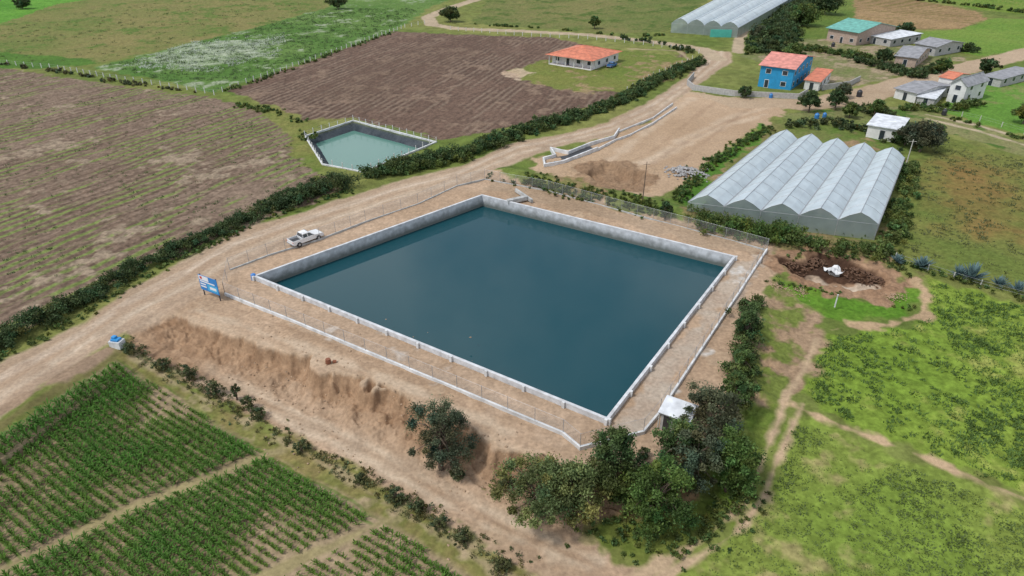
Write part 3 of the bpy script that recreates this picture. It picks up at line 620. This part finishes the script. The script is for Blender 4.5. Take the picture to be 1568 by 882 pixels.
G_=[[(p[0]-1.2+2.4*i/6,p[1]-.9+1.8*j/4+.15*math.sin(i*2.1),zt+.28*math.sin(i*1.3+j*1.9)*.7+.25*math.cos(i*.9-j)) for i in range(7)] for j in range(5)]
vs=[q for r_ in G_ for q in r_]; a.add(vs,[(j*7+i,j*7+i+1,j*7+i+8,j*7+i+7) for j in range(4) for i in range(6)]); a.obj('sheet',M_conc,e,(*p,-.6))
a=Acc(); a.obox(p,(1,0),1.6,1.1,-1.4,-.75); a.obj('covered_crate',M_wood,e,(*p,-.6))
p=site(984,306); a=Acc(); z0=float(H(*p)); a.tube([(0,0,-.5),(.1,.05,7.0)],[.10,.06],8); a.tube([(-.5,0,6.6),(.7,.05,6.6)],[.04,.04],5); o=a.obj('utility_pole',M_bark); o.location=(p[0],p[1],z0)
p=site(1388,250); a=Acc(); a.tube([(0,0,-.5),(0,0,5)],[.12,.08],8); a.tube([(-.7,0,4.6),(.7,0,4.6)],[.05,.05],5); o=a.obj('utility_pole',M_wood); o.location=(p[0],p[1],0)
# ---------- vehicles ----------
def pickup(name,A,B,Lg,paint):
    a0=site(*A);b0=site(*B); c=(a0+b0)/2; d=b0-a0; yaw=math.atan2(d[1],d[0]); e=empty(name,(*c,0)); e.rotation_euler=(0,0,yaw); s=Lg/5.3; e.scale=(s,s,s)
    a=Acc()
    def prism(pr,y0,y1,iny=0):
        n=len(pr); a.add([(x,y0,z) for x,z in pr]+[(x,y1,z) for x,z in pr],[tuple(range(n)),tuple(range(2*n-1,n-1,-1))]+[(i,(i+1)%n,(i+1)%n+n,i+n) for i in range(n)])
    prism([(-2.6,.5),(-2.6,.72),(2.55,.72),(2.6,.55),(2.5,.42),(-2.5,.42)],-.9,.9)
    prism([(-.9,.722),(-.9,1.12),(1.05,1.12),(1.25,1.08),(2.45,.98),(2.6,.85),(2.6,.722)],-.9,.9)
    a.box(-2.6,-.902,-.9,-.8,.722,1.12); a.box(-2.6,-.902,.8,.9,.722,1.12); a.box(-2.6,-2.5,-.798,.798,.722,1.12)
    a.obj('body',paint,e,bev=.04)
    a=Acc(); a.hexa([(-.78,-.7,1.62),(.35,-.7,1.62),(.35,.7,1.62),(-.78,.7,1.62)],[(-.7,-.62,1.72),(.25,-.62,1.72),(.25,.62,1.72),(-.7,.62,1.72)])
    for x0,x1 in ((-.88,-.78),(1.0,.36),(-.02,-.06)):
        for y0,y1 in ((-.86,-.7),(.86,.7)): a.tube([(x0,y0,1.1),(x1,y1,1.64)],[.055,.055],5)
    a.obj('roof_and_pillars',paint,e,bev=.02)
    a=Acc(); a.hexa([(-.86,-.82,1.12),(1.0,-.82,1.12),(1.0,.82,1.12),(-.86,.82,1.12)],[(-.78,-.69,1.62),(.36,-.69,1.62),(.36,.69,1.62),(-.78,.69,1.62)]); a.obj('windows',M_glass,e)
    a=Acc(); a.box(-2.49,-.91,-.79,.79,.725,.76); a.box(2.6,2.64,-.5,.5,.62,.85); a.obj('bed_liner',M_dark,e)
    a=Acc()
    for x in (-1.65,1.65):
        for y in (-.86,.86): a.tube([(x,y-.12,.38),(x,y+.12,.38)],[.38,.38],16)
    a.obj('wheels',M_rubber,e)
    a=Acc()
    for x in (-1.65,1.65):
        for y in (-.99,.99): a.tube([(x,y-.01,.38),(x,y+.01,.38)],[.2,.2],10)
    a.box(-2.68,-2.6,-.85,.85,.5,.62); a.box(2.6,2.7,-.85,.85,.45,.6); a.box(.75,.9,-1.08,-.92,1.12,1.27); a.box(.75,.9,.92,1.08,1.12,1.27); a.obj('hubs_bumpers_mirrors',M_steel,e)
    a=Acc(); a.box(-2.62,-2.602,-.89,-.75,.78,1.05); a.box(-2.62,-2.602,.75,.89,.78,1.05); a.obj('tail_lights',M_sr,e)
pickup('pickup_truck',(447,378),(490,362),5.6,M_paint)
pickup('blue_truck',(929,106),(944,99),5.0,mat('blue_paint',(.04,.15,.35),.4,.1))
# ---------- vegetation ----------
H1=[(-500,770),(-200,620),(0,528),(60,497),(130,462),(200,420),(270,388),(350,352),(430,314),(480,290),(530,280)]
hedge('hedge_row',H1,3.8,2.7,DGRN,4.2,80,.155)
hedge('hedge_row',[(430,320),(480,298),(535,288)],3.8,4.0,DGRN,3.4,90,.18)
hedge('roadside_weeds',[(-200,640),(0,545),(60,518),(130,482),(200,436),(300,385),(430,328),(540,292)],2.4,.7,GRN,2.8,22,.18,.2)
hedge('roadside_weeds',[(-200,600),(0,512),(60,482),(130,448),(200,408),(300,366),(430,306),(490,278)],2.5,.7,(.11,.15,.05),2.5,22,.18,.2)
hedge('hedge_row',[(560,272),(610,262),(660,248),(720,236),(790,208),(850,190),(910,172),(960,152),(1000,128),(1070,98)],5.5,3.0,(.07,.12,.040),2.8,65,.25)
hedge('hedge_row',[(600,268),(660,256),(720,240)],4,2.0,GRN,2.0,50,.25)
hedge('hedge_row',[(950,60),(1010,66),(1068,84)],4,2.0,DGRN,1.2,45,.38,.3)
hedge('hedge_row',[(-300,90),(0,98),(90,110),(180,126),(300,142)],3,1.0,(.10,.12,.055),1.3,35,.32,.45)
hedge('hedge_row',[(330,145),(430,112),(600,50)],3,.9,GRN,1.0,25,.35,.4)
hedge('hedge_row',[(360,160),(440,176),(480,200),(470,215)],5,.9,GRN,1.4,30,.3,.5)
hedge('shrub_row',[(1065,340),(1110,352),(1170,362),(1220,372)],6,3.4,GRN,2.6,85,.19)
hedge('shrub_row',[(1140,362),(1175,366),(1205,368)],6,4.4,(.09,.16,.036),3.0,85,.19)
hedge('shrub_row',[(1220,375),(1280,384),(1350,392)],4.5,2.2,GRN,2.2,65,.2)
hedge('shrub_row',[(1352,392),(1372,350),(1385,300),(1396,255)],4,2.2,GRN,2.0,60,.22,.15)
hedge('shrub_row',[(1365,398),(1420,416),(1500,440),(1568,458),(1700,500)],2,.9,GRN,2.4,35,.2,.2)
hedge('bank_weeds',[(760,268),(800,274),(850,290),(910,302),(970,312),(1010,326)],5,.9,(.09,.14,.035),4.2,32,.18,.2)
hedge('bank_weeds',[(1040,305),(1075,262),(1130,225),(1180,195)],4,1.0,(.085,.14,.035),2.2,35,.23,.2)
hedge('shrub_row',[(1154,470),(1142,505),(1138,545),(1128,590)],3.6,2.6,(.08,.135,.044),3.2,80,.16,.2)
hedge('shrub_row',[(1205,195),(1260,190),(1330,200),(1400,235)],7,1.8,(.08,.115,.045),1.2,50,.3,.35)
hedge('shrub_row',[(1140,82),(1200,70),(1260,80),(1350,95)],7,2.6,GRN,1.5,55,.36,.3)
hedge('shrub_row',[(1230,160),(1290,160),(1350,178),(1400,200)],5,2.2,DGRN,1.6,55,.28,.35)
hedge('shrub_row',[(1430,172),(1500,195),(1568,215),(1700,250)],3,1.0,GRN,1.2,35,.32,.35)
hedge('shrub_row',[(1175,78),(1195,50),(1220,20),(1250,0)],14,5,DGRN,1.3,70,.42)
hedge('shrub_row',[(1290,88),(1350,105),(1400,118),(1440,105)],6,2.8,DGRN,1.5,55,.36,.35)
hedge('shrub_row',[(1420,68),(1460,78),(1500,80)],5,3,DGRN,1.5,55,.38,.25)
hedge('shrub_row',[(1340,172),(1400,168),(1450,170),(1500,160)],4,2.2,GRN,1.5,50,.3,.3)
hedge('hedge_row',[(1395,0),(1480,8),(1568,20),(1700,40)],4,2.2,GRN,1,45,.5,.3)
hedge('hedge_row',[(730,38),(850,45),(950,55),(1020,55)],3,1.2,GRN,1,30,.42,.5)
hedge('bank_weeds',[(200,530),(300,590),(420,660),(560,735),(700,820),(800,885)],3.2,.7,(.12,.14,.055),5.0,18,.11,.35)
hedge('bank_weeds',[(890,800),(960,815),(1050,830),(1120,790),(1150,740)],5,.8,(.10,.15,.04),3.8,32,.14,.25)
hedge('bank_weeds',[(1190,430),(1260,448),(1330,468),(1400,470)],3,.5,(.10,.16,.035),2.5,25,.15,.3)
hedge('bank_weeds',[(1200,395),(1260,385),(1350,396),(1400,425)],2.5,.6,(.10,.14,.04),2.5,25,.15,.35)
def T(*a,**k): tree('broadleaf_tree',*a,**k)
T(675,716,8.8,3.4,(.10,.13,.072),16000,.11,low=.06,airy=.8)
T(822,790,7.0,3.9,LGRN,15000,.13,low=.08,airy=.85)
T(880,785,6.4,3.0,LGRN,11000,.13,low=.08)
T(935,755,8.0,2.7,(.075,.135,.045),12000,.13,low=.1)
T(1005,800,7.6,3.5,(.09,.165,.04),16000,.13,low=.06)
T(1060,745,7.4,3.0,GREY,12000,.13,low=.1,airy=.85)
T(1112,750,7.0,3.0,(.098,.175,.042),14000,.13,low=.06)
T(1085,675,6.8,3.0,GREY,12000,.13,low=.1)
T(1035,722,6.4,2.6,(.08,.14,.045),9000,.13,low=.1)
T(1125,630,5.0,2.0,(.08,.135,.04),7000,.14,low=.1)
T(960,775,5.0,2.4,GRN,8000,.14,low=.05)
T(1142,520,4.4,1.7,(.075,.125,.04),6000,.15,low=.05)
T(1136,575,3.8,1.6,GRN,5000,.15,low=.05)
T(1018,335,3.4,1.2,DGRN,2500,.2,low=.08)
T(690,34,6.5,4.0,DGRN,4500,.35)
T(518,14,6,4.2,DGRN,3500,.4); T(35,14,5,3.5,DGRN,3000,.4); T(910,44,5,2.4,GRN,2000,.4)
T(1228,40,9,6.5,GRN,8000,.4); T(1262,22,9,6.5,DGRN,7000,.45); T(1180,68,6,5,DGRN,4500,.4); T(1160,60,5,4,GREY,3500,.4)
T(1238,172,5.5,2.6,DGRN,3500,.26); T(1278,168,5.5,2.4,DGRN,3500,.26); T(1300,180,3.5,2.0,GRN,2500,.28); T(1338,178,4.5,2.0,GRN,2500,.28)
T(1408,232,6.5,4.2,(.075,.10,.06),11000,.22); T(1385,222,4,2.4,DGRN,3000,.28); T(1432,214,3.5,2.2,GRN,2500,.3)
T(1566,190,5,3,GRN,3500,.3); T(1352,98,5,3,DGRN,3000,.36); T(1440,112,4.5,2.6,GRN,2500,.36); T(1385,58,5.5,3.2,DGRN,3000,.4); T(1290,150,4,2.2,GREY,2500,.3); T(1510,112,4.5,2.6,DGRN,2500,.34); T(1215,92,5,3.4,GRN,3500,.36); T(1140,150,3.5,1.6,DGRN,1500,.3)
for u,v,h,r in ((250,565,1.6,1.1),(290,580,2.2,1.2),(330,604,2.0,1.2),(363,612,2.4,.6),(382,625,1.8,.9),(398,640,1.4,.9),(462,692,1.4,1.0),(552,738,1.0,.7),(606,768,2.0,1.0),(640,785,1.5,.9),(672,806,1.6,.8),(708,830,1.5,.9),(770,870,1.2,.8),(770,745,1.3,1.2),(200,540,1.3,1.1),(700,732,1.4,.8),(985,700,1.2,.7)):
    tree('shrub',u,v,h,r,(.10,.13,.055),1700,.09,low=.02)
# agaves
for u,v,s in ((1410,412,2.0),(1372,404,1.4),(1486,430,2.6),(1466,425,1.7),(1528,440,1.6),(1556,448,1.6)):
    p=site(u,v); V=[];C=[]
    for k in range(40):
        th=k*2.4; el=rng.uniform(.25,1.35); L=s*rng.uniform(.8,1.1); d=np.array([math.cos(th)*math.cos(el),math.sin(th)*math.cos(el),math.sin(el)]); sd=np.array([-math.sin(th),math.cos(th),0])*.12*s
        b=np.array([0,0,.05]); V.append([b-sd*.6,b+d*L*.4-sd,b+d*L,b+d*L*.4+sd]); C.append(np.array([.15,.23,.23])*rng.uniform(.7,1.2))
    o=polymesh('agave_plant',np.array(V),np.array(C),M_leaf); o.location=(p[0],p[1],.3)
# crops
def corn():
    P=PL(CROP); A=site(180,552);B=site(580,795); dd=(B-A)/np.linalg.norm(B-A); pn=np.array([-dd[1],dd[0]])
    o=A; q=np.arange(-90,30,.85); al=np.arange(-60,110,.24)
    QQ,AA=np.meshgrid(q,al,indexing='ij'); QQ=QQ.ravel()+rng.normal(size=QQ.size)*.04; AA=AA.ravel()+rng.normal(size=AA.size)*.1
    x=o[0]+dd[0]*AA+pn[0]*QQ; y=o[1]+dd[1]*AA+pn[1]*QQ
    m=(y>28)&(x>-75); x=x[m];y=y[m]
    idx,d=sdpoly(P,x,y,1); idx=idx[d<-.5]; x=x[idx];y=y[idx]
    keep=np.ones(len(x),bool)
    for pa in PATHS:
        Pp=PL(pa); dm=np.full(len(x),1e9)
        for a,b in zip(Pp[:-1],Pp[1:]): dm=np.minimum(dm,seg_d(x,y,a,b)[0])
        keep&=dm>.8
    vig=fbm(x,y,9,3,5); keep&=rng.random(len(x))<(.5+.75*vig); x=x[keep];y=y[keep];vig=vig[keep]
    hgt=.45+.9*vig*(.8+.4*rng.random(len(x)))
    z=H(x,y); N=len(x); out=[];col=[]
    for k in range(8):
        th=rng.random(N)*2*math.pi; el=rng.uniform(.6,1.3,N); L=hgt*rng.uniform(.6,1.0,N)
        d=np.stack([np.cos(th)*np.cos(el),np.sin(th)*np.cos(el),np.sin(el)],1); s=np.stack([-np.sin(th),np.cos(th),0*th],1)*.055
        b=np.stack([x,y,z+hgt*.1*(k%4)],1); m1=b+d*(L*.6)[:,None]; d2=d.copy(); d2[:,2]-=.9; tip=m1+d2*(L*.45)[:,None]
        out+= [np.stack([b-s*.5,b+s*.5,m1+s,m1-s],1),np.stack([m1-s,m1+s,tip+s*.1,tip-s*.1],1)]
        c=np.array([.082,.205,.03])[None,:]*(.65+.7*rng.random(N))[:,None]; c[:,0]*=1+.6*(1-vig); col+=[c,c]
    polymesh('corn_crop',np.concatenate(out),np.concatenate(col),M_leaf)
corn()
def tufts(name,pts,n,rad,hgt,base,thr=0.0,blades=14,rows=None):
    P=PL(pts); mn=P.min(0);mx=P.max(0); x=rng.uniform(mn[0],mx[0],n);y=rng.uniform(mn[1],mx[1],n)
    if rows is not None:
        A=site(*rows[0]);B=site(*rows[1]); dd=(B-A)/np.linalg.norm(B-A); sp=rows[2]
        q=-x*dd[1]+y*dd[0]; al=x*dd[0]+y*dd[1]; wv=(fbm(x,y,45,2,12)-.5)*1.6; q=np.round((q+wv)/sp)*sp+sp*.25-wv+rng.normal(size=n)*sp*.13; x=al*dd[0]-q*dd[1]; y=al*dd[1]+q*dd[0]
    idx,d=sdpoly(P,x,y,1); idx=idx[d<-.3]; x=x[idx];y=y[idx]; k=fbm(x,y,8,2,12)+.25*rng.normal(size=len(x))>thr; x=x[k];y=y[k]; N=len(x); out=[];col=[]
    z=H(x,y); sc1=.4+1.1*rng.random(N)**1.5; pc=.75+.5*rng.random(N)
    for i in range(blades):
        th=rng.random(N)*2*math.pi; rr=rad*np.sqrt(rng.random(N))*sc1; cx=x+np.cos(th)*rr; cy=y+np.sin(th)*rr; b=np.stack([cx,cy,z-.02],1)
        t2=rng.random(N)*2*math.pi; el=rng.uniform(.4,1.3,N); L=hgt*rng.uniform(.5,1.1,N)*sc1
        d=np.stack([np.cos(t2)*np.cos(el),np.sin(t2)*np.cos(el),np.sin(el)],1); s=np.stack([-np.sin(t2),np.cos(t2),0*th],1)*.05*(1+rad)
        out.append(np.stack([b-s,b+s,b+d*L[:,None]+s*.3,b+d*L[:,None]-s*.3],1)); col.append(np.array(base)[None,:]*(pc*(.7+.6*rng.random(N)))[:,None])
    polymesh(name,np.concatenate(out),np.concatenate(col),M_leaf)
tufts('pasture_grass',[(1425,432),(1568,466),(1900,580),(1900,880),(1568,755),(1270,632),(1232,600),(1268,515),(1380,503),(1420,484)],6500,.5,.32,(.105,.175,.040),.22,20)
tufts('meadow_grass',[(1225,645),(1568,782),(1900,930),(1900,1050),(960,1050),(1090,845),(1180,755),(1205,670)],7000,.35,.16,(.13,.18,.052),.2,12)
tufts('meadow_grass',[(-300,60),(0,40),(300,-10),(500,10),(380,45),(150,96),(-300,95)],1500,.8,.5,(.12,.15,.055),.4,14)
tufts('flowering_crop',[(150,103),(330,138),(590,52),(650,12),(500,14),(380,46)],4500,.8,.5,(.09,.14,.05),.2,12)
tufts('white_flowers',[(180,102),(300,62),(440,50),(430,85),(320,112)],2200,1.0,.5,(.5,.54,.44),.35,10)
tufts('field_weeds',[(1430,212),(1568,245),(1800,310),(1800,520),(1568,445),(1420,420),(1375,388),(1395,300)],3500,.5,.3,(.12,.14,.055),.3,12)
tufts('field_weeds',[(0,110),(180,135),(320,152),(440,210),(480,262),(500,285),(330,360),(120,450),(0,515),(-300,650),(-300,100)],9000,.35,.3,(.12,.155,.06),.45,10,rows=((60,400),(330,285),2.3))
# rocks
def rocks(name,cx,cy,spread,n,s0,s1,mt,pile=0,dz=0):
    a=Acc()
    for i in range(n):
        dx,dy=rng.normal(size=2)*spread; s=rng.uniform(s0,s1); x=cx+dx;y=cy+dy; zz=float(H(x,y))+dz+pile*math.exp(-(dx*dx+dy*dy)/(spread**2*1.5))
        pts=[np.array(q)*s*rng.uniform(.6,1.2) for q in ((1,0,0),(0,1,0),(-1,0,0),(0,-1,0),(0,0,.8),(0,0,-.6),(.6,.6,.3),(-.6,.5,.3),(-.5,-.6,.35),(.6,-.5,.3))]
        vs=[(x+q[0],y+q[1],zz+q[2]) for q in pts]
        a.add(vs,[(0,6,4),(6,1,4),(1,7,4),(7,2,4),(2,8,4),(8,3,4),(3,9,4),(9,0,4),(0,5,1),(1,5,2),(2,5,3),(3,5,0),(0,1,6),(1,2,7),(2,3,8),(3,0,9)])
    a.obj(name,mt)
M_rock=mat('rock',(.32,.31,.30),.9,.3,2)
p=site(1048,264); rocks('rock_pile',p[0],p[1],1.8,200,.2,.45,M_rock,.8)
M_clod=mat('soil_clod',tuple(S(182,154,126)),.95,.25,3); M_dk=mat('dark_soil_clod',tuple(S(110,82,62)),.95,.3,3)
a=site(450,590); rocks('loose_stones',a[0],a[1],5,160,.06,.18,M_clod)
a=site(720,740); rocks('loose_stones',a[0],a[1],4,120,.06,.2,M_clod)
a=site(560,640); rocks('loose_stones',a[0],a[1],5,160,.05,.16,M_clod)
for u,v,s in ((1215,402,1.0),(1318,415,1.2),(1250,396,.9),(1345,425,.8)):
    a=site(u,v); rocks('soil_heap',a[0],a[1],s,130,.08,.26,M_dk,.7,-.75)
for u,v in ((1190,440),(1222,446),(1370,455)):
    a=site(u,v); rocks('soil_heap',a[0],a[1],.8,90,.06,.16,M_clod,.3,-.05)
# ---------- light & camera ----------
az=math.radians(247); el=math.radians(56)
w=bpy.data.worlds.new('World'); sc.world=w; w.use_nodes=True; n=w.node_tree; bg=n.nodes['Background']
sk=n.nodes.new('ShaderNodeTexSky'); sk.sky_type='NISHITA'; sk.sun_disc=False; sk.sun_elevation=el; sk.sun_rotation=az; sk.altitude=2000; sk.dust_density=2
tc=n.nodes.new('ShaderNodeTexCoord'); cn=n.nodes.new('ShaderNodeTexNoise'); cn.inputs['Scale'].default_value=2.2; cn.inputs['Detail'].default_value=5; n.links.new(tc.outputs['Generated'],cn.inputs['Vector'])
mr=n.nodes.new('ShaderNodeMapRange'); mr.inputs[1].default_value=.40; mr.inputs[2].default_value=.62; n.links.new(cn.outputs['Fac'],mr.inputs[0])
mx=n.nodes.new('ShaderNodeMix'); mx.data_type='RGBA'; mx.inputs[7].default_value=(7.5,7.7,8.0,1); n.links.new(mr.outputs[0],mx.inputs[0]); n.links.new(sk.outputs[0],mx.inputs[6])
n.links.new(mx.outputs[2],bg.inputs[0]); bg.inputs[1].default_value=.145
sl=bpy.data.lights.new('sun','SUN'); sl.energy=2.5; sl.angle=math.radians(10); sl.color=(1,.975,.94)
so=bpy.data.objects.new('sun',sl); sc.collection.objects.link(so)
d=Vector((math.sin(az)*math.cos(el),math.cos(az)*math.cos(el),math.sin(el))); so.rotation_euler=d.to_track_quat('Z','Y').to_euler()
cam=bpy.data.cameras.new('camera'); cam.lens=36*FP/1568; cam.sensor_width=36; cam.clip_end=12000; co=bpy.data.objects.new('camera',cam); co.location=(0,0,CAMH); co.rotation_euler=(math.radians(60),0,0); sc.collection.objects.link(co); sc.camera=co
sc.view_settings.view_transform='Standard'; sc.view_settings.look='None'; sc.view_settings.exposure=0
